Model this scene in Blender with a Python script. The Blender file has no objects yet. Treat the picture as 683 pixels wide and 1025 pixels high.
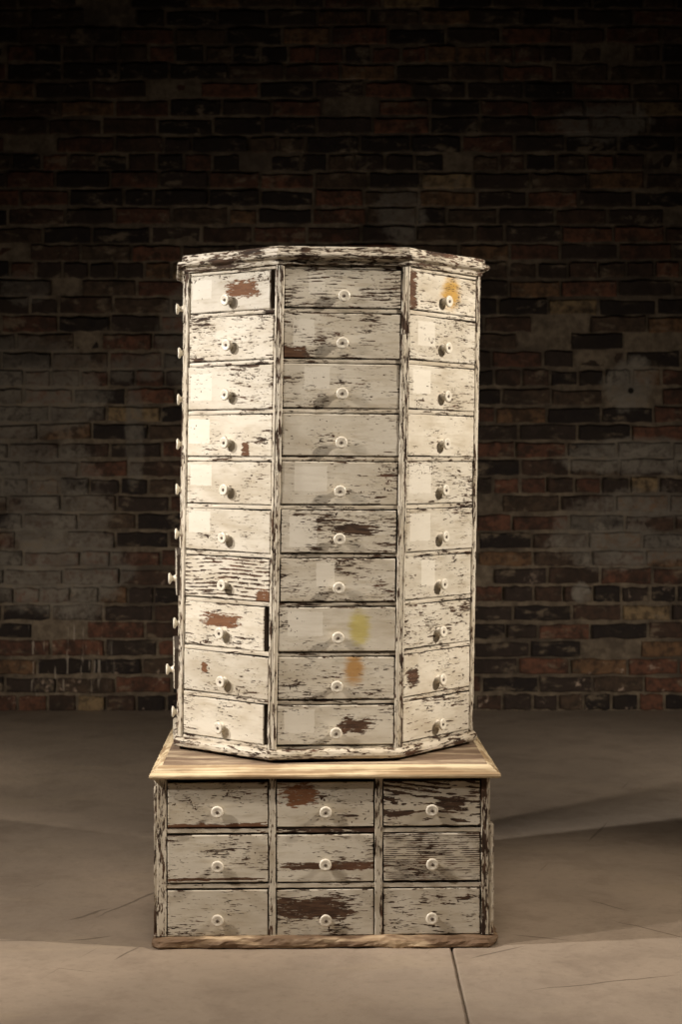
import bpy, math, random
from mathutils import Vector, Matrix, Euler, noise as mnoise
random.seed(7)
SC = bpy.context.scene
COL = SC.collection
PI = math.pi
R = math.radians

# ------------------------------------------------------------------ helpers
class MB:
    """collects verts / faces / material index and links them as one mesh"""
    def __init__(s): s.v = []; s.f = []; s.m = []; s.sm = []
    def add(s, vs, fs, m=0, smooth=False):
        o = len(s.v); s.v += [tuple(v) for v in vs]
        for f in fs: s.f.append([o+i for i in f]); s.m.append(m); s.sm.append(smooth)
    def build(s, name, mats, parent=None):
        me = bpy.data.meshes.new(name); me.from_pydata(s.v, [], s.f)
        for m in (mats if isinstance(mats, (list, tuple)) else [mats]): me.materials.append(m)
        me.polygons.foreach_set('material_index', s.m)
        me.polygons.foreach_set('use_smooth', s.sm); me.update()
        o = bpy.data.objects.new(name, me); COL.objects.link(o)
        if parent: o.parent = parent
        return o

def bevel_box(mb, x0, x1, y0, y1, z0, z1, b=.0012, m=0):
    """box with chamfered edges (24 verts)"""
    xs, ys, zs = (x0, x1), (y0, y1), (z0, z1); vs = []; idx = {}
    for i in (0, 1):
        for j in (0, 1):
            for k in (0, 1):
                sx, sy, sz = (1, -1)[i]*b, (1, -1)[j]*b, (1, -1)[k]*b
                for a in range(3):
                    d = [sx, sy, sz]; d[a] = 0
                    idx[i, j, k, a] = len(vs); vs.append((xs[i]+d[0], ys[j]+d[1], zs[k]+d[2]))
    F = []
    for a in range(3):
        b_, c_ = (a+1) % 3, (a+2) % 3
        for e in (0, 1):
            q = []
            for (p, r) in ((0, 0), (1, 0), (1, 1), (0, 1)):
                t = [0, 0, 0]; t[a] = e; t[b_] = p; t[c_] = r; q.append(idx[t[0], t[1], t[2], a])
            F.append(q if e else q[::-1])
        for p in (0, 1):
            for r in (0, 1):     # edge parallel to axis a
                t0 = [0, 0, 0]; t1 = [0, 0, 0]; t0[a] = 0; t1[a] = 1
                for t in (t0, t1): t[b_] = p; t[c_] = r
                q = [idx[t0[0], t0[1], t0[2], b_], idx[t1[0], t1[1], t1[2], b_], idx[t1[0], t1[1], t1[2], c_], idx[t0[0], t0[1], t0[2], c_]]
                F.append(q if (p ^ r) == 0 else q[::-1])
    for i in (0, 1):
        for j in (0, 1):
            for k in (0, 1):
                q = [idx[i, j, k, 0], idx[i, j, k, 1], idx[i, j, k, 2]]
                F.append(q if (i+j+k) % 2 else q[::-1])
    mb.add(vs, F, m)

def lathe(mb, prof, n=24, m=0, M=None):
    """prof: (r, t) revolved about local -Y axis (t goes out towards -Y)"""
    vs = []; fs = []
    for (r, t) in prof:
        for i in range(n):
            a = 2*PI*i/n; vs.append(Vector((r*math.cos(a), -t, r*math.sin(a))))
    for k in range(len(prof)-1):
        for i in range(n):
            j = (i+1) % n; fs.append([k*n+i, k*n+j, (k+1)*n+j, (k+1)*n+i])
    fs.append([(len(prof)-1)*n+i for i in range(n)])
    if M: vs = [M @ v for v in vs]
    mb.add(vs, fs, m, True)

def sweep_ring(mb, path_pts, prof, wob=0., seed=0., m=0, cap=True, sub=10, smooth=False):
    """closed convex polygon path (list of 2D corner fn of offset) swept with profile (offset, z).
       path_pts(offset) -> list of 2D corners"""
    rows = []
    for (off, z) in prof:
        c = path_pts(off); ring = []
        for i in range(len(c)):
            a, b = c[i], c[(i+1) % len(c)]
            n = Vector((b[1]-a[1], -(b[0]-a[0]))).normalized()
            for s in range(sub):
                t = s/sub; x = a[0]+(b[0]-a[0])*t; y = a[1]+(b[1]-a[1])*t
                w = wob*(mnoise.noise(Vector((x*18+seed, y*18, z*70)))+.6*mnoise.noise(Vector((x*70+seed, y*70, z*200))))
                wz = wob*.6*mnoise.noise(Vector((x*25, y*25+seed, z*60+9)))
                ring.append((x+n.x*w, y+n.y*w, z+wz))
        rows.append(ring)
    n = len(rows[0]); vs = [p for r in rows for p in r]; fs = []
    for k in range(len(rows)-1):
        for i in range(n):
            j = (i+1) % n; fs.append([k*n+i, k*n+j, (k+1)*n+j, (k+1)*n+i])
    if cap:
        fs.append(list(range(n))[::-1]); fs.append([(len(rows)-1)*n+i for i in range(n)])
    mb.add(vs, fs, m, smooth)

def empty(name, loc, rz=0.):
    o = bpy.data.objects.new(name, None); COL.objects.link(o); o.location = loc; o.rotation_euler = (0, 0, rz)
    o.empty_display_size = .1
    return o

# ------------------------------------------------------------------ material helpers
class NT:
    def __init__(s, name):
        s.mat = bpy.data.materials.new(name); s.mat.use_nodes = True
        s.t = s.mat.node_tree; s.n = s.t.nodes; s.n.clear()
        s.out = s.n.new('ShaderNodeOutputMaterial'); s.p = s.n.new('ShaderNodeBsdfPrincipled')
        s.t.links.new(s.p.outputs[0], s.out.inputs[0])
    def link(s, a, b): s.t.links.new(a, b)
    def _in(s, sock, v):
        if isinstance(v, bpy.types.NodeSocket): s.t.links.new(v, sock)
        elif v is not None: sock.default_value = v
    def math(s, op, a, b=None, c=None, clamp=False):
        n = s.n.new('ShaderNodeMath'); n.operation = op; n.use_clamp = clamp
        s._in(n.inputs[0], a)
        if b is not None: s._in(n.inputs[1], b)
        if c is not None: s._in(n.inputs[2], c)
        return n.outputs[0]
    def vmath(s, op, a, b=None, scale=None):
        n = s.n.new('ShaderNodeVectorMath'); n.operation = op; s._in(n.inputs[0], a)
        if b is not None: s._in(n.inputs[1], b)
        if scale is not None: s._in(n.inputs['Scale'], scale)
        return n.outputs['Value'] if op in ('LENGTH', 'DOT_PRODUCT', 'DISTANCE') else n.outputs[0]
    def noise(s, vec, scale=1., detail=3., rough=.5, dist=0.):
        n = s.n.new('ShaderNodeTexNoise'); s._in(n.inputs['Vector'], vec)
        s._in(n.inputs['Scale'], scale); n.inputs['Detail'].default_value = detail
        n.inputs['Roughness'].default_value = rough; n.inputs['Distortion'].default_value = dist
        return n.outputs[0]
    def mix(s, f, a, b, blend='MIX'):
        n = s.n.new('ShaderNodeMix'); n.data_type = 'RGBA'; n.blend_type = blend
        s._in(n.inputs[0], f)
        for k, v in ((6, a), (7, b)):
            if isinstance(v, tuple) and len(v) == 3: v = (*v, 1)
            s._in(n.inputs[k], v)
        return n.outputs[2]
    def smooth(s, v, a, b, t0=0., t1=1.):
        n = s.n.new('ShaderNodeMapRange'); n.interpolation_type = 'SMOOTHSTEP'
        s._in(n.inputs[0], v); s._in(n.inputs[1], a); s._in(n.inputs[2], b); s._in(n.inputs[3], t0); s._in(n.inputs[4], t1)
        return n.outputs[0]
    def attr(s, name, kind='OBJECT'):
        n = s.n.new('ShaderNodeAttribute'); n.attribute_type = kind; n.attribute_name = name; return n
    def sep(s, v):
        n = s.n.new('ShaderNodeSeparateXYZ'); s._in(n.inputs[0], v); return n.outputs
    def comb(s, x, y, z):
        n = s.n.new('ShaderNodeCombineXYZ')
        for i, v in enumerate((x, y, z)): s._in(n.inputs[i], v)
        return n.outputs[0]
    def coord(s, which='Object'):
        return s.n.new('ShaderNodeTexCoord').outputs[which]
    def bump(s, h, dist, strength=1., prev=None):
        n = s.n.new('ShaderNodeBump'); s._in(n.inputs['Height'], h); n.inputs['Distance'].default_value = dist
        n.inputs['Strength'].default_value = strength
        if prev is not None: s._in(n.inputs['Normal'], prev)
        return n.outputs[0]

def paint_material(name, fx, fz, front=False, paint=(.61, .565, .47), thr=.70):
    """flaking off-white paint over old brown wood. fx / fz: feature frequency along x,y and along z"""
    k = NT(name); P = k.coord('Object')
    A = k.attr('paint_wear'); a = k.sep(A.outputs['Vector']); seed, wear, grain = a[0], a[1], a[2]; tone = A.outputs['Alpha']
    S = k.vmath('SCALE', k.comb(13.1, 7.7, 5.3), scale=seed)
    def q(sx, sz, off=0.):
        v = k.vmath('MULTIPLY', P, (sx, sx, sz))
        v = k.vmath('ADD', v, S)
        return k.vmath('ADD', v, (off, off*.7, off*1.3)) if off else v
    crack = k.noise(q(fx, fz), 1., 4., .62, .25)
    crack2 = k.noise(q(fx*.45, fz*.62, 31.), 1., 3., .6, .3)
    crack3 = k.noise(q(fx*1.5, fz*1.75, 77.), 1., 3., .65, .2)
    crack = k.math('MAXIMUM', crack, k.math('SUBTRACT', crack2, .03))
    crack = k.math('MAXIMUM', crack, k.math('SUBTRACT', crack3, .006))
    lo, hi = (min(fx, fz), max(fx, fz))
    clus = k.noise(q(fx*.38, fz*.10, 11.), 1., 2., .5)
    speck = k.noise(q(170., 190., 5.), 1., 2., .5)
    if front:
        fs = k.sep(k.attr('front_size').outputs['Vector']); p = k.sep(P)
        edge = k.math('MAXIMUM', k.math('SUBTRACT', k.math('ABSOLUTE', p[0]), fs[0]), k.math('SUBTRACT', k.math('ABSOLUTE', p[2]), fs[1]))
        edgew = k.smooth(edge, -.0035, -.0002)
        def ell(nm, nscale, amount, soft):
            L = k.attr(nm); l = k.sep(L.outputs['Vector']); al = L.outputs['Alpha']
            dx = k.math('DIVIDE', k.math('SUBTRACT', p[0], l[0]), l[2]); dz = k.math('DIVIDE', k.math('SUBTRACT', p[2], l[1]), al)
            d = k.vmath('LENGTH', k.comb(dx, dz, 0.))
            if soft < .1: d = k.math('POWER', k.math('ADD', k.math('POWER', k.math('ABSOLUTE', dx), 4.), k.math('POWER', k.math('ABSOLUTE', dz), 4.)), .25)
            nn = k.math('ADD', k.noise(q(26., 110., nscale), 1., 5., .65), k.noise(q(60., 420., nscale), 1., 3., .6))
            d = k.math('ADD', d, k.math('MULTIPLY', k.math('SUBTRACT', nn, 1.), amount))
            on = k.math('GREATER_THAN', l[2], .0005)
            r_ = k.smooth(d, 1.-soft, 1.+soft, 1., 0.)
            if soft < .1: r_ = k.math('MULTIPLY', r_, k.smooth(crack, .64, .67, 1., 0.))
            return k.math('MULTIPLY', r_, on)
        # clean rectangle where a paper label once sat
        L = k.attr('label_mark'); l = k.sep(L.outputs['Vector'])
        jit = k.math('MULTIPLY', k.math('SUBTRACT', k.noise(q(150., 150., 3.), 1., 2., .5), .5), .004)
        rx = k.math('SUBTRACT', k.math('ABSOLUTE', k.math('SUBTRACT', p[0], l[0])), l[2])
        rz = k.math('SUBTRACT', k.math('ABSOLUTE', k.math('SUBTRACT', p[2], l[1])), L.outputs['Alpha'])
        lab = k.smooth(k.math('ADD', k.math('MAXIMUM', rx, rz), jit), -.0006, .0006, 1., 0.)
        lab = k.math('MULTIPLY', lab, k.math('GREATER_THAN', l[2], .0005))
        loss = ell('paint_loss', 17., 2.1, .06)
        stain = ell('stain_spot', 23., .9, .45)
    thrv = k.math('SUBTRACT', thr+.012, k.math('MULTIPLY', wear, .15))
    thrv = k.math('SUBTRACT', thrv, k.math('MULTIPLY', k.math('SUBTRACT', clus, .5), .34))
    if front:
        thrv = k.math('SUBTRACT', thrv, k.math('MULTIPLY', edgew, .05))
        thrv = k.math('ADD', thrv, k.math('MULTIPLY', lab, .06))
    m1 = k.smooth(k.math('SUBTRACT', crack, thrv), -.008, .014)
    # spots
    m3 = k.smooth(k.math('ADD', speck, k.math('MULTIPLY', k.math('SUBTRACT', clus, .5), .4)), .715, .735)
    mask = k.math('MAXIMUM', m1, m3)
    # grain: cathedral lines where the soft wood lost its paint
    warp = k.noise(q(4.2, 9., 41.), 1., 1., .4)
    zc = k.sep(P)[2] if fz > fx else k.sep(P)[0]
    if front:
        FS = k.attr('front_size'); gf = k.sep(FS.outputs['Vector'])[2]; gw = FS.outputs['Alpha']
        ph = k.math('ADD', k.math('MULTIPLY', k.math('MULTIPLY', zc, gf), 900.), k.math('MULTIPLY', k.math('MULTIPLY', warp, gw), 46.))
    else:
        ph = k.math('ADD', k.math('MULTIPLY', zc, 900.), k.math('MULTIPLY', warp, 46.))
    s1 = k.math('SINE', ph)
    fine = k.noise(q(fx*.9, fz*.55, 51.), 1., 3., .6)
    g = k.math('ADD', k.math('MULTIPLY', s1, .30), k.math('MULTIPLY', k.math('SUBTRACT', fine, .5), 1.9))
    g = k.math('ADD', g, k.math('MULTIPLY', k.math('SUBTRACT', clus, .5), .75))
    m2 = k.smooth(k.math('SUBTRACT', g, k.math('SUBTRACT', .62, k.math('MULTIPLY', grain, .56))), -.02, .05)
    m2 = k.math('MULTIPLY', m2, k.math('GREATER_THAN', grain, .01))
    mask = k.math('MAXIMUM', mask, m2)
    if front:
        mask = k.math('MAXIMUM', mask, loss)
    # colours
    grime = k.noise(q(9., 22., 61.), 1., 4., .6)
    streak = k.noise(q(fx*.5, fz*.5, 71.), 1., 3., .6)
    pc = k.mix(k.smooth(grime, .35, .75), paint, tuple(c*f for c, f in zip(paint, (.74, .70, .64))))
    pc = k.mix(k.smooth(streak, .48, .72, 0., .45), pc, tuple(c*f for c, f in zip(paint, (.62, .56, .46))))
    if front:
        pc = k.mix(k.math('MULTIPLY', lab, .6), pc, tuple(min(1, c*f) for c, f in zip(paint, (1.20, 1.22, 1.26))))
        T = k.attr('stain_tint')
        pc = k.mix(stain, pc, T.outputs['Color'], 'MULTIPLY')
    pc = k.mix(1., pc, k.comb(tone, tone, tone), 'MULTIPLY')
    # thin worn halo round the flakes
    halo = k.smooth(k.math('SUBTRACT', crack, thrv), -.05, -.0, 0., .28)
    pc = k.mix(halo, pc, (.30, .23, .15))
    w1 = k.noise(q(7., 18., 81.), 1., 3., .6); w2 = k.noise(q(fx*.8, fz*.8, 91.), 1., 3., .6)
    wood = k.mix(k.smooth(w2, .35, .7), (.026, .014, .008), (.085, .048, .027))
    wood = k.mix(k.smooth(w1, .54, .72, 0., .45), wood, (.17, .075, .042))
    if front:
        red = k.attr('stain_tint').outputs['Alpha']
        wood = k.mix(k.math('MULTIPLY', loss, red), wood, k.mix(w2, (.12, .048, .018), (.27, .128, .062)))
    col = k.mix(mask, pc, wood)
    k.link(col, k.p.inputs['Base Color'])
    k.link(k.mix(mask, (.5, .5, .5), (.8, .8, .8)), k.p.inputs['Roughness'])
    k.p.inputs['Specular IOR Level'].default_value = .3
    h = k.math('SUBTRACT', 1., mask)
    h = k.math('ADD', h, k.math('MULTIPLY', streak, .5))
    k.link(k.bump(h, .0007, .8), k.p.inputs['Normal'])
    return k.mat

def bare_wood(name, fx, fy, fz, light, dark, brown, amt=.5):
    k = NT(name); P = k.coord('Object')
    v = k.vmath('MULTIPLY', P, (fx, fy, fz))
    n1 = k.noise(v, 1., 5., .65, .3); n2 = k.noise(k.vmath('ADD', v, (9., 3., 4.)), .35, 4., .6); n3 = k.noise(k.vmath('MULTIPLY', P, (9., 12., 20.)), 1., 4., .6)
    c = k.mix(k.smooth(n1, .35, .68), light, dark)
    c = k.mix(k.smooth(k.math('ADD', n2, k.math('MULTIPLY', n3, .4)), .70-.2*amt, .82-.2*amt, 0., .85), c, brown)
    k.link(c, k.p.inputs['Base Color']); k.p.inputs['Roughness'].default_value = .65
    k.p.inputs['Specular IOR Level'].default_value = .3
    k.link(k.bump(n1, .0012, .6), k.p.inputs['Normal'])
    return k.mat

M = {}
M['front'] = paint_material('peeling_paint_drawer', 44., 290., front=True)
M['rail'] = paint_material('peeling_paint_horizontal', 34., 200., paint=(.63, .575, .47))
M['stile'] = paint_material('peeling_paint_vertical', 190., 30., paint=(.61, .56, .46), thr=.68)
M['top'] = bare_wood('weathered_board', 9., 70., 70., (.50, .40, .27), (.30, .22, .15), (.16, .105, .07), .5)
M['edge'] = bare_wood('worn_edge_wood', 7., 60., 260., (.72, .60, .40), (.50, .38, .22), (.30, .20, .11), .12)
M['foot'] = bare_wood('worn_bottom_moulding', 11., 60., 90., (.60, .47, .31), (.36, .25, .15), (.120, .068, .038), .60)
k = NT('dark_interior_wood'); k.link(k.mix(k.noise(k.vmath('MULTIPLY', k.coord(), (8., 8., 90.)), 1., 3.), (.03, .02, .012), (.06, .04, .025)), k.p.inputs['Base Color']); k.p.inputs['Roughness'].default_value = .9; M['dark'] = k.mat
k = NT('knob_porcelain'); P = k.coord(); n = k.noise(P, 220., 3., .6)
k.link(k.mix(k.smooth(n, .45, .75, 0., .5), (.74, .69, .58), (.42, .34, .23)), k.p.inputs['Base Color']); k.p.inputs['Roughness'].default_value = .28; M['knob'] = k.mat
k = NT('knob_screw'); k.p.inputs['Base Color'].default_value = (.10, .075, .055, 1); k.p.inputs['Metallic'].default_value = .2; k.p.inputs['Roughness'].default_value = .6; M['screw'] = k.mat

# ------------------------------------------------------------------ drawer + knob
def knob_mesh():
    mb = MB()
    lathe(mb, [(.0072, -.0005), (.0074, .0012), (.0056, .0030), (.0046, .0055), (.0052, .0080), (.0080, .0092), (.0099, .0104),
               (.0105, .0116), (.0103, .0128), (.0092, .0138), (.0080, .0141), (.0060, .0136), (.0036, .0132), (.0001, .0132)], 28, 0)
    lathe(mb, [(.0026, .0128), (.0027, .0140), (.0020, .0145), (.0001, .0145)], 12, 1)
    o = mb.build('knob', [M['knob'], M['screw']]); me = o.data; bpy.data.objects.remove(o); return me
KNOB = knob_mesh()

def drawer(parent, w, h, depth, taper, loc, rz, spec, knob_dz, roll=0.):
    """front board centred on local origin, face at y=0 looking to -Y"""
    mb = MB(); t = .011; hw, hh = w/2, h/2
    # front board with a slightly uneven, softened outline: gridded face, sides, back
    nx, nz, b = 22, 8, .0016; sd = spec['seed']
    xs = [-hw, -hw+b] + [-hw+b+(2*hw-2*b)*i/nx for i in range(1, nx)] + [hw-b, hw]
    zs = [-hh, -hh+b] + [-hh+b+(2*hh-2*b)*i/nz for i in range(1, nz)] + [hh-b, hh]
    vs = []; fs = []
    for z in zs:
        for x in xs:
            ex = abs(abs(x)-hw) < 1e-9; ez = abs(abs(z)-hh) < 1e-9
            y = b*.8 if (ex or ez) else 0.
            if ex and ez: y = b*1.3
            e = mnoise.noise(Vector((x*30+sd*3, z*30, sd)))
            dx = -math.copysign(max(0, e)*.0012, x) if ex else 0.; dz = -math.copysign(max(0, e)*.0012, z) if ez else 0.
            vs.append((x+dx, y-.0004*e, z+dz))
    W = len(xs)
    for j in range(len(zs)-1):
        for i in range(W-1): fs.append([j*W+i, j*W+i+1, (j+1)*W+i+1, (j+1)*W+i])
    per = [i for i in range(W)] + [j*W+W-1 for j in range(1, len(zs))] + [(len(zs)-1)*W+i for i in range(W-2, -1, -1)] + [j*W for j in range(len(zs)-2, 0, -1)]
    n0 = len(vs)
    for p in per: vs.append((vs[p][0], t, vs[p][2]))
    nf = len(fs)
    for i in range(len(per)):
        j = (i+1) % len(per); fs.append([per[j], per[i], n0+i, n0+j])
    fs.append([n0+i for i in range(len(per))][::-1])
    mb.add(vs, fs, 0)
    for q_ in range(nf, len(fs)): mb.m[q_] = 1
    # the box behind: tapered sides, bottom and back
    bw, bh = hw-.007, hh-.004; k2 = bw-taper*depth
    def slab(p0, p1, z0, z1, th=.005):
        d = Vector((p1[0]-p0[0], p1[1]-p0[1])); n = Vector((-d.y, d.x)).normalized()*th
        q = [p0, p1, (p1[0]+n.x, p1[1]+n.y), (p0[0]+n.x, p0[1]+n.y)]
        mb.add([(x, y, z0) for x, y in q]+[(x, y, z1) for x, y in q], [[0, 1, 5, 4], [1, 2, 6, 5], [2, 3, 7, 6], [3, 0, 4, 7], [3, 2, 1, 0], [4, 5, 6, 7]], 1)
    slab((-bw, t), (-k2, depth), -bh, bh-.004); slab((k2, depth), (bw, t), -bh, bh-.004); slab((-k2, depth), (k2, depth), -bh, bh-.004)
    mb.add([(-bw, t, -bh+.003), (bw, t, -bh+.003), (k2, depth, -bh+.003), (-k2, depth, -bh+.003)], [[0, 1, 2, 3]], 1)
    o = mb.build('drawer', [M['front'], M['dark']], parent)
    o.location = loc; o.rotation_euler = (0, roll, rz)
    o['paint_wear'] = [float(spec['seed']), float(spec.get('wear', .45)), float(spec.get('grain', 0.)), float(spec.get('tone', 1.))]
    def rect(v): return [v[0]*hw, v[1]*hh, v[2]*hw, v[3]*hh] if v else [0., 0., 0., 0.]
    o['label_mark'] = rect(spec.get('lab')); o['paint_loss'] = rect(spec.get('loss')); o['stain_spot'] = rect(spec.get('stain'))
    o['stain_tint'] = [float(c) for c in spec.get('tint', (.5, .3, .1))] + [float(spec.get('red', 0.))]
    o['front_size'] = [hw, hh, float(spec.get('gf', 1.)), float(spec.get('gw', 1.))]
    if spec.get('label'): o['label'] = spec['label']
    kn = bpy.data.objects.new('knob', KNOB); COL.objects.link(kn); kn.parent = o
    kn.location = (spec.get('kx', 0.), .0002, knob_dz+random.uniform(-.001, .001)); kn.rotation_euler = (random.uniform(-.05, .05), random.uniform(0, 6), random.uniform(-.05, .05))
    return o

def wearset(o, seed, wear, grain=0., tone=1.): o['paint_wear'] = [float(seed), float(wear), float(grain), float(tone)]

H = .832; F = 1680.; DC = 2.85
def Z(y, d): return H-(y-460)*d/F

# ================================================================== OCTAGONAL CABINET
TH = R(6.); RR = .2895; CXT = -.0245; CY = .31
ap = RR*math.cos(R(22.5)); side = 2*RR*math.sin(R(22.5))
ZB, ZT = .334, 1.1675            # carcass bottom / top
def shx(z): return .0174*(z-1.10)
oct_ = empty('octagonal_drawer_cabinet', (CXT, CY, .3165))
oct_['label'] = 'tall eight-sided cabinet of small drawers in peeling white paint, on the low chest'
oct_['category'] = 'cabinet'
OZ = .3165
def corner(i, off=0.):            # i-th corner, offset applied to the apothem
    a = R(-22.5+45*i)+TH; r = (ap+off)/math.cos(R(22.5))
    return (r*math.sin(a), -r*math.cos(a))
def octo(off): return [corner(i, off) for i in range(8)]
def shear(o):
    for v in o.data.vertices: v.co.x += shx(v.co.z+OZ)
# horizontal rails / shelves
rails_y = [265, 311, 361.5, 411.5, 459.5, 508, 556.5, 605, 655, 703, 750]
rz = [ZT if y == 265 else (ZB if y == 750 else Z(y, 2.892)) for y in rails_y]
rail_h = .0075
for n, z in enumerate(rz):
    z0, z1 = z-rail_h/2-OZ, z+rail_h/2-OZ
    if n == 0: z0, z1 = z-.007-OZ, z+.001-OZ
    if n == 10: z0, z1 = z-.001-OZ, z+.005-OZ
    mb = MB(); sweep_ring(mb, octo, [(-.0035, z0), (-.0016, z0+.0006), (-.0012, (z0+z1)/2), (-.0016, z1-.0006), (-.0035, z1)], .0009, n*7., sub=14)
    o = mb.build('shelf', M['rail'], oct_); shear(o); wearset(o, n*3.3+1, .62)
# corner posts: rounded double bead
for i in range(8):
    a = R(-22.5+45*i)+TH; n_ = Vector((math.sin(a), -math.cos(a))); t_ = Vector((math.cos(a), math.sin(a)))
    c = Vector(corner(i))
    # directions along the two faces going away from the corner
    prev = (Vector(corner((i-1) % 8))-c).normalized(); nxt = (Vector(corner((i+1) % 8))-c).normalized()
    npv = Vector((math.sin(a-R(22.5)), -math.cos(a-R(22.5)))); nnx = Vector((math.sin(a+R(22.5)), -math.cos(a+R(22.5))))
    hwid = .0088
    sec = [c+prev*hwid-npv*.012, c+prev*hwid+npv*.0005, c+prev*(hwid-.0018)+npv*.0022, c+prev*.0028+npv*.0026, c+prev*.0012+npv*.0006,
           c+n_*.0006, c+nxt*.0012+nnx*.0006, c+nxt*.0028+nnx*.0026, c+nxt*(hwid-.0018)+nnx*.0022, c+nxt*hwid+nnx*.0005, c+nxt*hwid-nnx*.012, c-n_*.02]
    zs = [ZB-OZ+(ZT-ZB)*j/64 for j in range(65)]; vs = []; fs = []; N = len(sec)
    for z in zs:
        for q_, s in enumerate(sec):
            e = mnoise.noise(Vector((s.x*90, s.y*90, z*34+i*5)))*.0009+mnoise.noise(Vector((s.x*200, s.y*200, z*120)))*.0005
            d = (s-c+n_*.02).normalized()
            if 0 < q_ < 10: s = s+n_*min(e, .0004)*1.4
            vs.append((s.x, s.y, z))
    for j in range(64):
        for q_ in range(N):
            r_ = (q_+1) % N; fs.append([j*N+q_, j*N+r_, (j+1)*N+r_, (j+1)*N+q_])
    fs.append(list(range(N))[::-1]); fs.append([64*N+q_ for q_ in range(N)])
    mb = MB(); mb.add(vs, fs)
    o = mb.build('corner_post', M['stile'], oct_); shear(o); wearset(o, i*5.1+2, .72)
# radial partitions inside
for i in range(8):
    a = R(-22.5+45*i)+TH; n_ = Vector((math.sin(a), -math.cos(a))); t_ = Vector((math.cos(a), math.sin(a)))*.003
    p0 = n_*.02; p1 = n_*(RR-.014); q = [p0-t_, p1-t_, p1+t_, p0+t_]
    mb = MB(); z0, z1 = ZB-OZ, ZT-OZ
    mb.add([(p.x, p.y, z0) for p in q]+[(p.x, p.y, z1) for p in q], [[0, 1, 5, 4], [1, 2, 6, 5], [2, 3, 7, 6], [3, 0, 4, 7], [3, 2, 1, 0], [4, 5, 6, 7]])
    o = mb.build('partition', M['dark'], oct_); shear(o)
# cornice
z0 = ZT-OZ
mb = MB(); sweep_ring(mb, octo, [(-.03, z0), (.0045, z0), (.0055, z0+.003), (.006, z0+.0065), (.0085, z0+.0085), (.012, z0+.0095), (.0155, z0+.0115), (.017, z0+.0145),
                                 (.0165, z0+.0175), (.0135, z0+.0195), (.0095, z0+.0203), (.0085, z0+.0215), (.0082, z0+.0275), (.0065, z0+.0305), (.002, z0+.0315), (-.05, z0+.0318)], .0016, 3., sub=26)
o = mb.build('cornice', M['rail'], oct_); shear(o); wearset(o, 44, 1.0, .30, .92); o['label'] = 'stepped top moulding worn to brown wood'
# bottom moulding
z0 = 0.
mb = MB(); sweep_ring(mb, octo, [(-.04, z0), (.004, z0), (.0082, z0+.002), (.0098, z0+.006), (.0095, z0+.0105), (.0075, z0+.0145), (.004, z0+.0168), (-.03, z0+.0175)], .0015, 8., sub=26)
o = mb.build('bottom_moulding', M['rail'], oct_); shear(o); wearset(o, 51, .85, .15, 1.)

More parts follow.
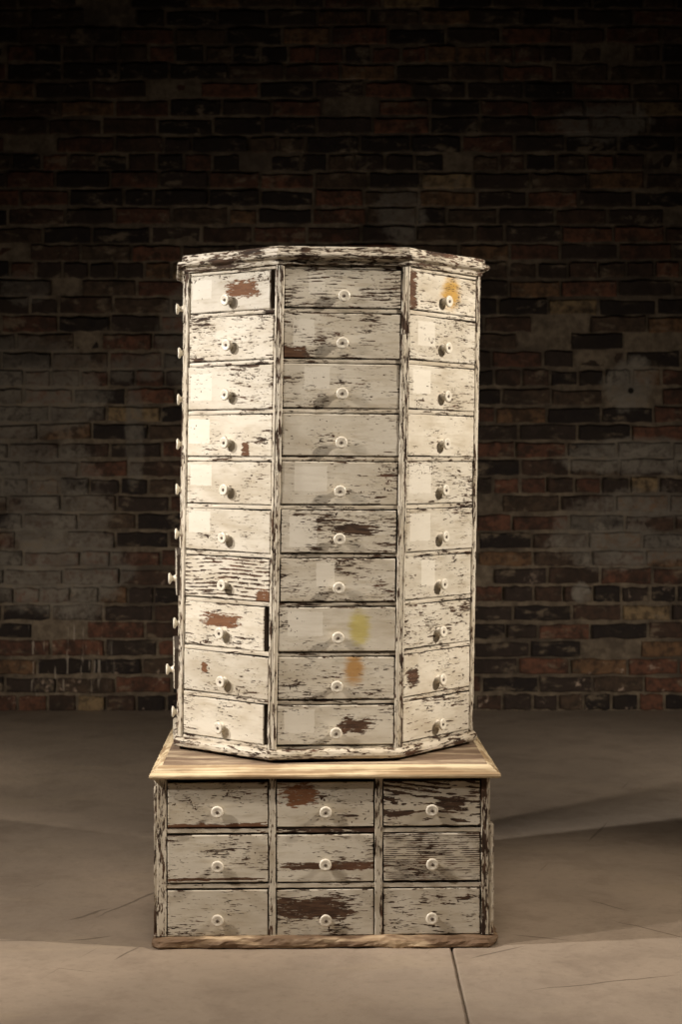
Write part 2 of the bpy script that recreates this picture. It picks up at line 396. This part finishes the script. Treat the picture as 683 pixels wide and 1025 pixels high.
# drawers: faces 0 = front, -1 = left, +1 = right, -2 / +2 = far sides
ORG = (.52, .27, .05)
LAB = (-.62, .25, .22, .55)
spec = {
 (-1, 0): dict(wear=.22, lab=(-.70, .25, .24, .5), loss=(.33, .12, .36, .42), red=.75, gapr=.011, tone=.96, label='drawer with a reddish bare patch and a dark gap at its right'),
 (-1, 1): dict(wear=.62, grain=.30, tone=1.1), (-1, 2): dict(wear=.42, grain=.12, lab=(-.68, .05, .26, .62), tone=1.04),
 (-1, 3): dict(wear=.30, lab=(-.72, .2, .26, .6), loss=(.40, -.62, .08, .34), red=.5, tone=1.12),
 (-1, 4): dict(wear=.34, lab=(-.66, .35, .26, .5), tone=1.05), (-1, 5): dict(wear=.44, lab=(-.66, .35, .26, .52), tone=1.0),
 (-1, 6): dict(wear=.4, grain=.85, loss=(.88, -.75, .18, .4), red=.7, tone=1.05), (-1, 7): dict(wear=.5, grain=.25, loss=(-.05, .22, .42, .30), red=.8, gapr=.012, tone=1.12, label='drawer with reddish bare streaks and a dark gap at its right'),
 (-1, 8): dict(wear=.34, loss=(-.5, .2, .07, .28), red=.7, tone=.98), (-1, 9): dict(wear=.42, gapr=.009, tone=1.12),
 (0, 0): dict(wear=.50, grain=.62, gf=1.1, gw=1.4, lab=(-.45, .25, .14, .55), tone=.98), (0, 1): dict(wear=.66, lab=(-.66, .12, .18, .6), loss=(-.9, -.8, .25, .3), red=.3),
 (0, 2): dict(wear=.55, lab=(-.42, .35, .22, .5)), (0, 3): dict(wear=.36), (0, 4): dict(wear=.40, lab=(-.5, .2, .28, .58)),
 (0, 5): dict(wear=.72, grain=.30, lab=(-.62, .0, .24, .7), loss=(.28, .1, .32, .25)), (0, 6): dict(wear=.62, grain=.1, lab=(-.22, .25, .16, .55)),
 (0, 7): dict(wear=.26, lab=(-.55, .25, .30, .55), stain=(.38, .05, .17, .75), tint=(.86, .80, .36), label='drawer with a yellowish stain beside its knob'),
 (0, 8): dict(wear=.46, stain=(.30, .45, .16, .7), tint=(.74, .47, .22), label='drawer with an orange-brown stain above its knob'),
 (0, 9): dict(wear=.45, grain=.1, lab=(-.62, .2, .26, .6), loss=(.33, -.02, .26, .38), red=.15, label='drawer with a dark bare patch right of its knob'),
 (1, 0): dict(wear=.55, loss=(-.95, .1, .14, 1.0), red=.3, stain=(.22, .1, .25, .85), tint=(.80, .52, .14), tone=1.1, label='drawer with a golden-brown stain over its knob'),
 (1, 1): dict(wear=.60, grain=.12, lab=(-.5, .2, .25, .55)), (1, 2): dict(wear=.5, grain=.1, lab=(-.62, .25, .26, .55), tone=1.05),
 (1, 3): dict(wear=.28, tone=1.12), (1, 4): dict(wear=.55, lab=(-.6, .2, .32, .7)), (1, 5): dict(wear=.34, lab=(-.6, .15, .3, .65)),
 (1, 6): dict(wear=.42, lab=(-.32, .2, .2, .6)), (1, 7): dict(wear=.68, grain=.22, tone=1.0), (1, 8): dict(wear=.38, loss=(-.72, -.1, .16, .4), tone=1.05),
 (1, 9): dict(wear=.45, grain=.38, tone=1.05)}
dw = side-.0088*2-.0016
for f in (-2, -1, 0, 1, 2):
    a = TH+R(45*f); n_ = Vector((math.sin(a), -math.cos(a))); t_ = Vector((math.cos(a), math.sin(a)))
    for r in range(10):
        s = dict(spec.get((f, r), dict(wear=random.uniform(.3, .6), grain=random.choice((0, 0, .3)))))
        s['seed'] = (f+3)*11.37+r*1.931
        zt, zb = rz[r]-(rail_h/2 if r else .007)-.0008, rz[r+1]+(rail_h/2 if r < 9 else .005)+.0008
        zc = (zt+zb)/2; h = zt-zb; g = s.get('gapr', 0.)
        out = random.uniform(-.0005, .0022); w = dw
        if g: w = dw-g; out = -.0005
        if f == -2: out = {6: .0095, 8: .011, 0: .004}.get(r, -.001)
        if (f, r) == (0, 5) or (f, r) == (0, 6): w = dw-.003
        p = n_*(ap+out)-t_*(g/2+random.uniform(0, .0004))
        drawer(oct_, w, h-random.uniform(0, .0012), .11, .36, (p.x+shx(zc), p.y, zc-OZ), a, s, -.0135, roll=R(.5)+random.uniform(-.003, .003))

# ================================================================== BASE CHEST
BX, BY, BR = -.0335, .31, R(1.3)
base = empty('low_drawer_chest', (BX, BY, 0.), BR)
base['label'] = 'low nine-drawer chest in flaking cream paint standing on the concrete floor'
base['category'] = 'cabinet'
def rectp(hx, y0, y1):
    def f(off): return [(-hx-off, y0-off), (hx+off, y0-off), (hx+off, y1+off), (-hx-off, y1+off)]
    return f
# top board: flat panel and its moulded edge
TZ = .311
mb = MB(); sweep_ring(mb, rectp(.278, -.2885, .2885), [(0, TZ-.020), (0, TZ-.0006), (-.0008, TZ)], .0003, 2., sub=12)
o = mb.build('top_board', M['top'], base); o['label'] = 'grey-brown bare board on top'
mb = MB()
prof = [(-.002, TZ-.022), (.012, TZ-.022), (.0185, TZ-.0215), (.0210, TZ-.018), (.0208, TZ-.0150), (.0178, TZ-.0128), (.0150, TZ-.0122), (.0138, TZ-.0100), (.0112, TZ-.0090), (.0098, TZ-.0062), (.0060, TZ-.0030), (.0020, TZ-.0012), (-.0004, TZ-.0008)]
fr = rectp(.2785, -.289, .289)
rows = []
sweep_ring(mb, fr, prof, .0006, 5., cap=False, sub=44)
o = mb.build('edge_moulding', M['edge'], base); o['label'] = 'pale stripped moulding round the top board'
# carcass faces
BFY = -.294
zlo, zhi = .020, TZ-.021
def plank(name, x0, x1, y0, y1, z0, z1, mat, seed, wear, grain=0., tone=1., axis='z', wob=.0008, b=.0012):
    """board subdivided along its long axis with worn edges"""
    n = 40; mb = MB(); vs = []; fs = []
    L = {'x': (x0, x1), 'y': (y0, y1), 'z': (z0, z1)}[axis]
    for j in range(n+1):
        u = L[0]+(L[1]-L[0])*j/n
        if axis == 'z': sec = [(x0+b, y0), (x1-b, y0), (x1, y0+b), (x1, y1), (x0, y1), (x0, y0+b)]
        elif axis == 'x': sec = [(y0, z0+b), (y0+b, z0), (y1, z0), (y1, z1), (y0+b, z1), (y0, z1-b)]
        else: sec = [(x0+b, z0), (x1-b, z0), (x1, z0+b), (x1, z1), (x0, z1), (x0, z0+b)]
        cx = sum(s[0] for s in sec)/6; cy = sum(s[1] for s in sec)/6
        for q_, s in enumerate(sec):
            e = min(0, mnoise.noise(Vector((u*45+seed, q_*3.1, seed))))*wob*2
            d = Vector((s[0]-cx, s[1]-cy)).normalized()*e
            s = (s[0]+d.x, s[1]+d.y)
            vs.append({'z': (s[0], s[1], u), 'x': (u, s[0], s[1]), 'y': (s[0], u, s[1])}[axis])
    for j in range(n):
        for q_ in range(6):
            r_ = (q_+1) % 6; fs.append([j*6+q_, j*6+r_, (j+1)*6+r_, (j+1)*6+q_])
    fs.append(list(range(6))[::-1]); fs.append([n*6+q_ for q_ in range(6)])
    mb.add(vs, fs); o = mb.build(name, mat, base); wearset(o, seed, wear, grain, tone)
    # consistent outward normals
    import bmesh
    bm = bmesh.new(); bm.from_mesh(o.data); bmesh.ops.recalc_face_normals(bm, faces=bm.faces); bm.to_mesh(o.data); bm.free()
    return o
plank('side_panel', -.284, -.270, BFY+.018, .285, zlo, zhi, M['stile'], 61, .5)
plank('side_panel', .270, .284, BFY+.018, .285, zlo, zhi, M['stile'], 62, .5)
plank('back_panel', -.270, .270, .272, .285, zlo, zhi, M['rail'], 63, .4, axis='x')
for x0, x1, s_, wr, tn in ((-.2875, -.2708, 64, .55, 1.), (-.0960, -.0845, 65, .75, .9), (.0846, .0980, 66, .75, .9), (.2668, .2800, 67, 1.35, .8)):
    o = plank('stile', x0, x1, BFY-.0015, BFY+.018, zlo, zhi, M['stile'], s_, wr, 0., tn)
    if s_ == 67: o['label'] = 'right-hand stile worn to dark wood in its upper half'; o['paint_wear'] = [67., 1.15, .5, .9]
# corner battens: the right one has broken off above mid-height
o = plank('corner_batten', -.2925, -.2868, BFY+.0005, BFY+.030, zlo, zhi, M['stile'], 68, .8, wob=.0022)
o = plank('corner_batten', .2806, .2885, BFY+.0005, BFY+.030, zlo, .207, M['stile'], 69, .7, wob=.0022); o['label'] = 'corner batten broken off at two thirds height'
# rails between drawers (full width behind the stiles)
cols = [(-.2700, -.0970), (-.0834, .0836), (.0990, .2658)]
rowz = [(.2817, .2042), (.1925, .1103), (.0985, .0185)]
for ci, (x0, x1) in enumerate(cols):
    for ri, (za, zb) in enumerate(((.2034, .1933), (.1095, .0993))):
        o = plank('rail', x0-.0006, x1+.0006, BFY+.0004, BFY+.02, zb+.0012, za-.0008, M['rail'], 70+ci*3+ri, 1.5 if (ci, ri) == (1, 0) else .45, .9 if (ci, ri) == (1, 0) else 0., .9, axis='x')
        if (ci, ri) == (1, 0): o['label'] = 'rail worn to dark brown wood'
mb = MB(); bevel_box(mb, -.268, .268, BFY+.14, .270, zlo+.002, zhi-.002); mb.build('inner_carcass', M['dark'], base)
mb = MB(); bevel_box(mb, -.270, .270, BFY+.004, BFY+.13, zlo-.002, zlo-.0002); mb.build('bottom_board', M['dark'], base)
bspec = {
 (0, 0): dict(wear=.40, loss=(0., -1.02, 1.1, .20), red=.55, label='top left drawer with reddish bare lower edge'),
 (1, 0): dict(wear=.26, loss=(-.52, .42, .34, .46), red=.95, label='top middle drawer with a brown bare square'),
 (2, 0): dict(wear=.36, grain=.80, gf=.62, gw=1.5, loss=(.42, -.05, .30, .30), label='top right drawer with swirling exposed grain'),
 (0, 1): dict(wear=.44, loss=(0., -.86, 1.0, .06), red=.3), (1, 1): dict(wear=.34, loss=(.15, -.34, .95, .16), red=.2),
 (2, 1): dict(wear=.42, grain=.86, gf=2.0, gw=.35), (0, 2): dict(wear=.42), (1, 2): dict(wear=.44, grain=.1, loss=(-.35, .18, .85, .48), red=.1, label='bottom middle drawer with large dark bare patch'),
 (2, 2): dict(wear=.50, grain=.42, gf=.6, gw=1.2)}
for ci, (x0, x1) in enumerate(cols):
    for ri, (zt, zb) in enumerate(rowz):
        s = dict(bspec[ci, ri]); s['seed'] = 80.+ci*7.77+ri*2.31; s.setdefault('tone', .95)
        if ci == 2: zt += .0012; zb += .0012
        drawer(base, x1-x0-.0016, zt-zb-.0012, .125, 0., ((x0+x1)/2, BFY-random.uniform(.0002, .0016), (zt+zb)/2), 0., s, -.0100, roll=random.uniform(-.003, .001)-.003)
# bottom moulding, worn and rounded at its ends
def footp(off):
    y0, y1 = -.297-off, .288+off; hx = .286+off; c = .012
    return [(-hx+c, y0), (hx-c*1.4, y0), (hx, y0+c*1.4), (hx, y1), (-hx, y1), (-hx, y0+c)]
mb = MB(); sweep_ring(mb, footp, [(-.006, 0.), (.006, .0004), (.0098, .004), (.0108, .0085), (.0096, .0130), (.0062, .0172), (.002, .0195), (-.02, .020)], .0055, 12., sub=60)
o = mb.build('bottom_moulding', M['foot'], base); o['label'] = 'worn brown moulding along the floor'
# turntable pivot carrying the upper cabinet
mb = MB(); lathe(mb, [(.18, -.0002), (.18, .0030), (.12, .0030), (.12, .0050), (.0001, .0052)], 48, 0, Matrix.Rotation(-PI/2, 4, 'X'))
o = mb.build('turntable', M['dark'], base); o.location = (0, 0, TZ)

# ================================================================== ROOM
WY = 2.71
def structure(o): o['kind'] = 'structure'; return o
# --- floor: two concrete pours with a control joint between, worn irregular arris
mb = MB(); ys = [-4+.02*i for i in range(int((WY+.05+4)/.02)+1)]+[WY+.06]
xl = -5.; xr = 5.; vs = []; fs = []
for y in ys:
    j1 = .0012*mnoise.noise(Vector((y*9, 1, 0)))+.0012*mnoise.noise(Vector((y*37, 4, 0))); j2 = .0012*mnoise.noise(Vector((y*11, 7, 0)))+.0014*mnoise.noise(Vector((y*41, 9, 0)))
    xj = .189
    vs += [(xl, y, 0), (xj-.0045+j1, y, 0), (xj-.0022+j1, y, -.002), (xj-.0012, y, -.007), (xj+.0012, y, -.007), (xj+.0022+j2, y, -.002), (xj+.0042+j2, y, 0), (xr, y, 0)]
for j in range(len(ys)-1):
    for i in range(7): fs.append([j*8+i, j*8+i+1, (j+1)*8+i+1, (j+1)*8+i])
mb.add(vs, fs)
k = NT('worn_concrete'); P = k.coord()
n1 = k.noise(P, 1.3, 5., .6, .4); n2 = k.noise(P, 7., 6., .65, .3); n3 = k.noise(P, 60., 4., .6); n4 = k.noise(k.vmath('MULTIPLY', P, (1.2, 5., 1.)), 1.6, 5., .6, .5)
c = k.mix(k.smooth(n1, .35, .68), (.370, .300, .232), (.275, .225, .176))
c = k.mix(k.smooth(n2, .42, .72, 0., .6), c, (.205, .160, .120))
c = k.mix(k.smooth(n4, .5, .75, 0., .5), c, (.37, .30, .215))
c = k.mix(k.smooth(n3, .5, .75, 0., .30), c, (.17, .14, .105))
# scratches: thin arcs from heavily stretched noise, rotated several ways
scr = None
for ang, off in ((.6, 3.), (-.35, 17.), (1.2, 29.), (.05, 41.)):
    x, y, _ = k.sep(P)
    u = k.math('ADD', k.math('MULTIPLY', x, math.cos(ang)), k.math('MULTIPLY', y, math.sin(ang)))
    v = k.math('SUBTRACT', k.math('MULTIPLY', y, math.cos(ang)), k.math('MULTIPLY', x, math.sin(ang)))
    w_ = k.noise(k.comb(k.math('MULTIPLY', u, 2.2), k.math('MULTIPLY', v, 60.), off), 1., 2., .5, .35)
    m_ = k.smooth(w_, .735, .76)
    scr = m_ if scr is None else k.math('MAXIMUM', scr, m_)
c = k.mix(k.math('MULTIPLY', scr, .6), c, (.10, .08, .06))
# a few short deliberate scuffs (x, y, angle, half-length, half-width)
sc2 = None
x, y, _ = k.sep(P)
for (px, py, ang, hl, hwd) in ((-.385, .32, 1.1, .16, .004), (-.46, .22, .9, .06, .006), (-.435, .005+.06, .35, .045, .004), (-.36, -.02, 1.2, .05, .003), (-.62, .05, .05, .12, .003),
                               (.50, .28, -.9, .06, .003), (.42, -.18, .3, .15, .003), (.55, .12, -.8, .1, .003)):
    dx = k.math('SUBTRACT', x, px); dy = k.math('SUBTRACT', y, py)
    u = k.math('ADD', k.math('MULTIPLY', dx, math.cos(ang)/hl), k.math('MULTIPLY', dy, math.sin(ang)/hl))
    v = k.math('SUBTRACT', k.math('MULTIPLY', dy, math.cos(ang)/hwd), k.math('MULTIPLY', dx, math.sin(ang)/hwd))
    v = k.math('ADD', v, k.math('MULTIPLY', k.math('SUBTRACT', k.noise(P, 14., 2.), .5), 6.))
    m_ = k.smooth(k.vmath('LENGTH', k.comb(u, v, 0.)), .6, 1., .6, 0.)
    sc2 = m_ if sc2 is None else k.math('MAXIMUM', sc2, m_)
c = k.mix(sc2, c, (.09, .07, .05))
k.link(c, k.p.inputs['Base Color'])
k.link(k.smooth(n2, .3, .7, .50, .72), k.p.inputs['Roughness']); k.p.inputs['Specular IOR Level'].default_value = .35
k.link(k.bump(n3, .0015, .5, k.bump(n2, .004, .35)), k.p.inputs['Normal'])
structure(mb.build('floor', k.mat))

# --- brick wall: every brick modelled, laid in common bond; mortar bed behind
CH = .0597; BL = .180; J = .011
mb = MB(); tones = []
def brick(x0, x1, z0, z1, tone):
    y = WY+random.uniform(-.004, .003)
    if random.random() < .06: y += random.uniform(.006, .014)     # spalled back
    nx = 5; b = .004; pts = []
    j = lambda s: random.uniform(-s, s)
    top = [(x0+(x1-x0)*i/nx, z1+j(.0034)) for i in range(nx+1)]; bot = [(x0+(x1-x0)*i/nx, z0+j(.0034)) for i in range(nx+1)]
    vs = []
    for ring, (iny, yy) in enumerate(((0., WY+.02), (0., y+b), (b, y))):
        for row, s in ((bot, 1), (top, -1)):
            for i, (px, pz) in enumerate(row):
                ex = iny if i == 0 else (-iny if i == nx else 0)
                vs.append((px+ex+(j(.001) if iny else 0), yy+(j(.0012) if iny else 0), pz+s*iny))
    n = nx+1; fs = []
    B = lambda r, row, i: r*2*n+row*n+i
    for i in range(nx):
        fs.append([B(2, 0, i), B(2, 0, i+1), B(2, 1, i+1), B(2, 1, i)])
        for r in (0, 1):
            fs.append([B(r, 0, i), B(r, 0, i+1), B(r+1, 0, i+1), B(r+1, 0, i)])
            fs.append([B(r+1, 1, i), B(r+1, 1, i+1), B(r, 1, i+1), B(r, 1, i)])
    for r in (0, 1):
        fs.append([B(r, 1, 0), B(r, 0, 0), B(r+1, 0, 0), B(r+1, 1, 0)]); fs.append([B(r, 0, nx), B(r, 1, nx), B(r+1, 1, nx), B(r+1, 0, nx)])
    mb.add(vs, fs); tones.extend([tone]*len(vs))
z = -.004; row = 0
while z < 3.35:
    header = row % 6 == 0
    step = .094 if header else BL
    x = -3.0+(random.uniform(-.02, .02))+((step/2) if row % 2 else 0)
    wob = lambda x: .0022*math.sin(x*2.1+row)
    while x < 3.0:
        L = step*random.uniform(.90, 1.09)
        if not header and random.random() < .05: L *= .55
        hgt = CH-J+random.uniform(-.004, .003)
        if not (random.random() < .006):
            brick(x+J/2, x+L-J/2, z+J/2+wob(x), z+J/2+hgt+wob(x), random.random())
        x += L
    z += CH*random.uniform(.985, 1.015); row += 1
# mortar bed: finely gridded, uneven sheet
g = .03; nx = int(6.2/g); nz = int(3.4/g); o0 = len(mb.v); vs = []; fs = []
for j_ in range(nz+1):
    for i in range(nx+1):
        X = -3.1+i*g; Zz = j_*g
        vs.append((X, WY+.0075+.005*mnoise.noise(Vector((X*14, 3, Zz*14))), Zz))
for j_ in range(nz):
    for i in range(nx): fs.append([j_*(nx+1)+i, j_*(nx+1)+i+1, (j_+1)*(nx+1)+i+1, (j_+1)*(nx+1)+i])
mb.add(vs, fs, 1); tones.extend([.5]*len(vs))

def wall_material(name, mortar):
    k = NT(name); P = k.coord(); x, y, z = k.sep(P)
    n1 = k.noise(P, 5., 5., .6); n2 = k.noise(P, 38., 5., .65); n3 = k.noise(P, 1.4, 3., .5)
    nb = k.noise(k.vmath('MULTIPLY', P, (1., 1., 2.)), 10., 5., .7, .3)
    if mortar:
        c = k.mix(k.smooth(n2, .3, .7), (.17, .135, .095), (.085, .065, .045))
        c = k.mix(k.smooth(n1, .45, .65, 0., .8), c, (.05, .038, .028))
    else:
        T = k.attr('brick_tone', 'GEOMETRY').outputs['Fac']
        r = k.n.new('ShaderNodeValToRGB'); r.color_ramp.interpolation = 'CONSTANT'
        els = [(0., (.014, .010, .009)), (.20, (.034, .023, .018)), (.42, (.058, .033, .022)), (.58, (.088, .040, .025)), (.72, (.125, .054, .032)), (.80, (.066, .043, .028)), (.92, (.140, .078, .040)), (.975, (.20, .14, .075))]
        while len(r.color_ramp.elements) < len(els): r.color_ramp.elements.new(.5)
        for e, (p_, c_) in zip(r.color_ramp.elements, els): e.position = p_; e.color = (*c_, 1)
        k.link(T, r.inputs[0]); c = r.outputs[0]
        c = k.mix(k.smooth(n2, .38, .68, 0., .75), c, (.022, .016, .012))
        # old mortar smears and lime bloom
        c = k.mix(k.smooth(nb, .54, .66, 0., .75), c, (.165, .128, .088))
        c = k.mix(k.smooth(k.noise(P, 9., 5., .7), .47, .62, 0., .7), c, (.020, .014, .010))
        bl = k.math('MULTIPLY', k.smooth(k.noise(P, 13., 6., .75), .60, .68), k.smooth(z, .25, .62, .9, 0.))
        c = k.mix(bl, c, (.34, .26, .20))
    # remains of grey render / whitewash: ellipses (x, z, rx, rz, strength)
    def W(px, pz): return ((px-341.5)*5.56/F, H-(pz-460)*5.56/F)
    m = None; warpn = k.math('ADD', k.math('MULTIPLY', k.math('SUBTRACT', n1, .5), 1.9), k.math('MULTIPLY', k.math('SUBTRACT', n2, .5), .9))
    for (px, pz, rx, rz_, st) in ((20, 400, 75, 48, .75), (20, 470, 78, 40, .85), (50, 520, 62, 40, .95), (62, 570, 80, 42, .85), (120, 575, 25, 14, .9), (22, 360, 60, 22, .5), (140, 370, 34, 14, .5),
                                 (135, 430, 10, 62, .75), (180, 345, 20, 45, .55), (640, 460, 75, 18, 1.), (650, 505, 75, 22, .95), (640, 545, 78, 26, .95), (590, 530, 34, 30, .55),
                                 (630, 384, 24, 26, 1.), (600, 122, 52, 22, .9), (398, 215, 26, 28, .8), (25, 288, 22, 14, .5), (582, 594, 9, 10, 1.1), (640, 445, 60, 8, .8)):
        X, Zc = W(px, pz); rx *= 5.56/F; rz_ *= 5.56/F
        d = k.vmath('LENGTH', k.comb(k.math('MULTIPLY', k.math('SUBTRACT', x, X), 1/rx), k.math('MULTIPLY', k.math('SUBTRACT', z, Zc), 1/rz_), 0.))
        e = k.smooth(k.math('ADD', d, warpn), .78, 1.08, st, 0.)
        m = e if m is None else k.math('MAXIMUM', m, e)
    X, Zc = W(632, 391)
    d = k.vmath('LENGTH', k.comb(k.math('SUBTRACT', x, X), k.math('SUBTRACT', z, Zc), 0.))
    # drips
    pl = k.mix(k.smooth(n1, .35, .7), (.185, .165, .135), (.125, .110, .092))
    pl = k.mix(k.smooth(nb, .45, .7, 0., .6), pl, (.07, .06, .05))
    drip = k.noise(k.vmath('MULTIPLY', P, (60., 60., 5.)), 1., 3., .6)
    X0, Z0 = W(60, 660)
    dd = k.vmath('LENGTH', k.comb(k.math('MULTIPLY', k.math('SUBTRACT', x, X0), 1/.22), k.math('MULTIPLY', k.math('SUBTRACT', z, Z0), 1/.17), 0.))
    dr = k.math('MULTIPLY', k.smooth(drip, .60, .66), k.smooth(dd, .5, 1., .8, 0.))
    m = k.math('MULTIPLY', m, k.smooth(n2, .38, .52, .45, 1.))
    m = k.math('MULTIPLY', m, k.smooth(k.noise(k.vmath('MULTIPLY', P, (1., 1., 2.4)), 5.5, 6., .75, .6), .38, .54, .60, 1.))
    c = k.mix(m, c, pl); c = k.mix(dr, c, (.30, .26, .21))
    hole = k.smooth(d, .008, .012, 1., 0.)
    c = k.mix(hole, c, (.01, .008, .006))
    k.link(c, k.p.inputs['Base Color']); k.p.inputs['Roughness'].default_value = .85; k.p.inputs['Specular IOR Level'].default_value = .25
    k.link(k.bump(n2, .005, .7, k.bump(n1, .008, .5)), k.p.inputs['Normal'])
    return k.mat
wall = mb.build('wall_back', [wall_material('old_brick', False), wall_material('lime_mortar', True)])
at = wall.data.attributes.new('brick_tone', 'FLOAT', 'POINT'); at.data.foreach_set('value', tones)
structure(wall)

# ================================================================== LIGHT
def spot(name, loc, target, watts, color, cone, blend, radius=.06):
    l = bpy.data.lights.new(name, 'SPOT'); l.energy = watts; l.color = color; l.spot_size = R(cone); l.spot_blend = blend; l.shadow_soft_size = radius
    o = bpy.data.objects.new(name, l); COL.objects.link(o); o.location = loc
    o.rotation_euler = (Vector(target)-Vector(loc)).to_track_quat('-Z', 'Y').to_euler(); return o
spot('left_lamp', (-1.95, -.32, 1.75), (0, .05, .78), 200, (1., .935, .87), 38, .5, .035)
spot('left_low_lamp', (-1.8, -.85, 1.6), (-.35, .2, .0), 140, (1., .885, .775), 70, 1., .05)
spot('right_lamp', (1.95, -.42, 1.78), (0, .05, .86), 245, (1., .89, .765), 34, .6, .03)
spot('right_floor_fill', (2.1, -.3, 1.7), (.55, .10, .0), 95, (1., .84, .67), 38, .7, .1)  # added fill: lifts the floor inside the chest's shadow on the right
spot('overhead_fill', (0, -1.15, 3.3), (0, -.35, 0), 120, (1., .855, .725), 60, 1., .35)  # broad soft fill added from above for the foreground floor and fronts
for sx in (-1, 1):  # out-of-frame fills added low on both sides to brighten the lower brickwork
    l = bpy.data.lights.new('wall_fill', 'AREA'); l.shape = 'DISK'; l.size = .4; l.spread = R(105); l.energy = 4.3; l.color = (1., .87, .73)
    o = bpy.data.objects.new('wall_fill', l); COL.objects.link(o); o.location = (sx*1.75, 1.25, .32)
    o.rotation_euler = (Vector((-sx*.1, 2.7, .26))-Vector(o.location)).to_track_quat('-Z', 'Y').to_euler()
w = bpy.data.worlds.new('world'); SC.world = w; w.use_nodes = True
bg = w.node_tree.nodes['Background']; bg.inputs[0].default_value = (1., .9, .78, 1); bg.inputs[1].default_value = .004

# ================================================================== CAMERA
cd = bpy.data.cameras.new('camera'); cam = bpy.data.objects.new('camera', cd); COL.objects.link(cam)
cam.location = (0, -DC, H); cam.rotation_euler = (PI/2, 0, 0)
cd.sensor_fit = 'VERTICAL'; cd.sensor_height = 36.; cd.lens = F/1025*36.; cd.shift_y = -52.5/1025
cd.dof.use_dof = True; cd.dof.focus_distance = 2.9; cd.dof.aperture_fstop = 8.
SC.camera = cam
SC.view_settings.view_transform = 'Standard'; SC.view_settings.look = 'None'; SC.view_settings.exposure = 0.; SC.view_settings.gamma = 1.
SC.view_settings.use_curve_mapping = False
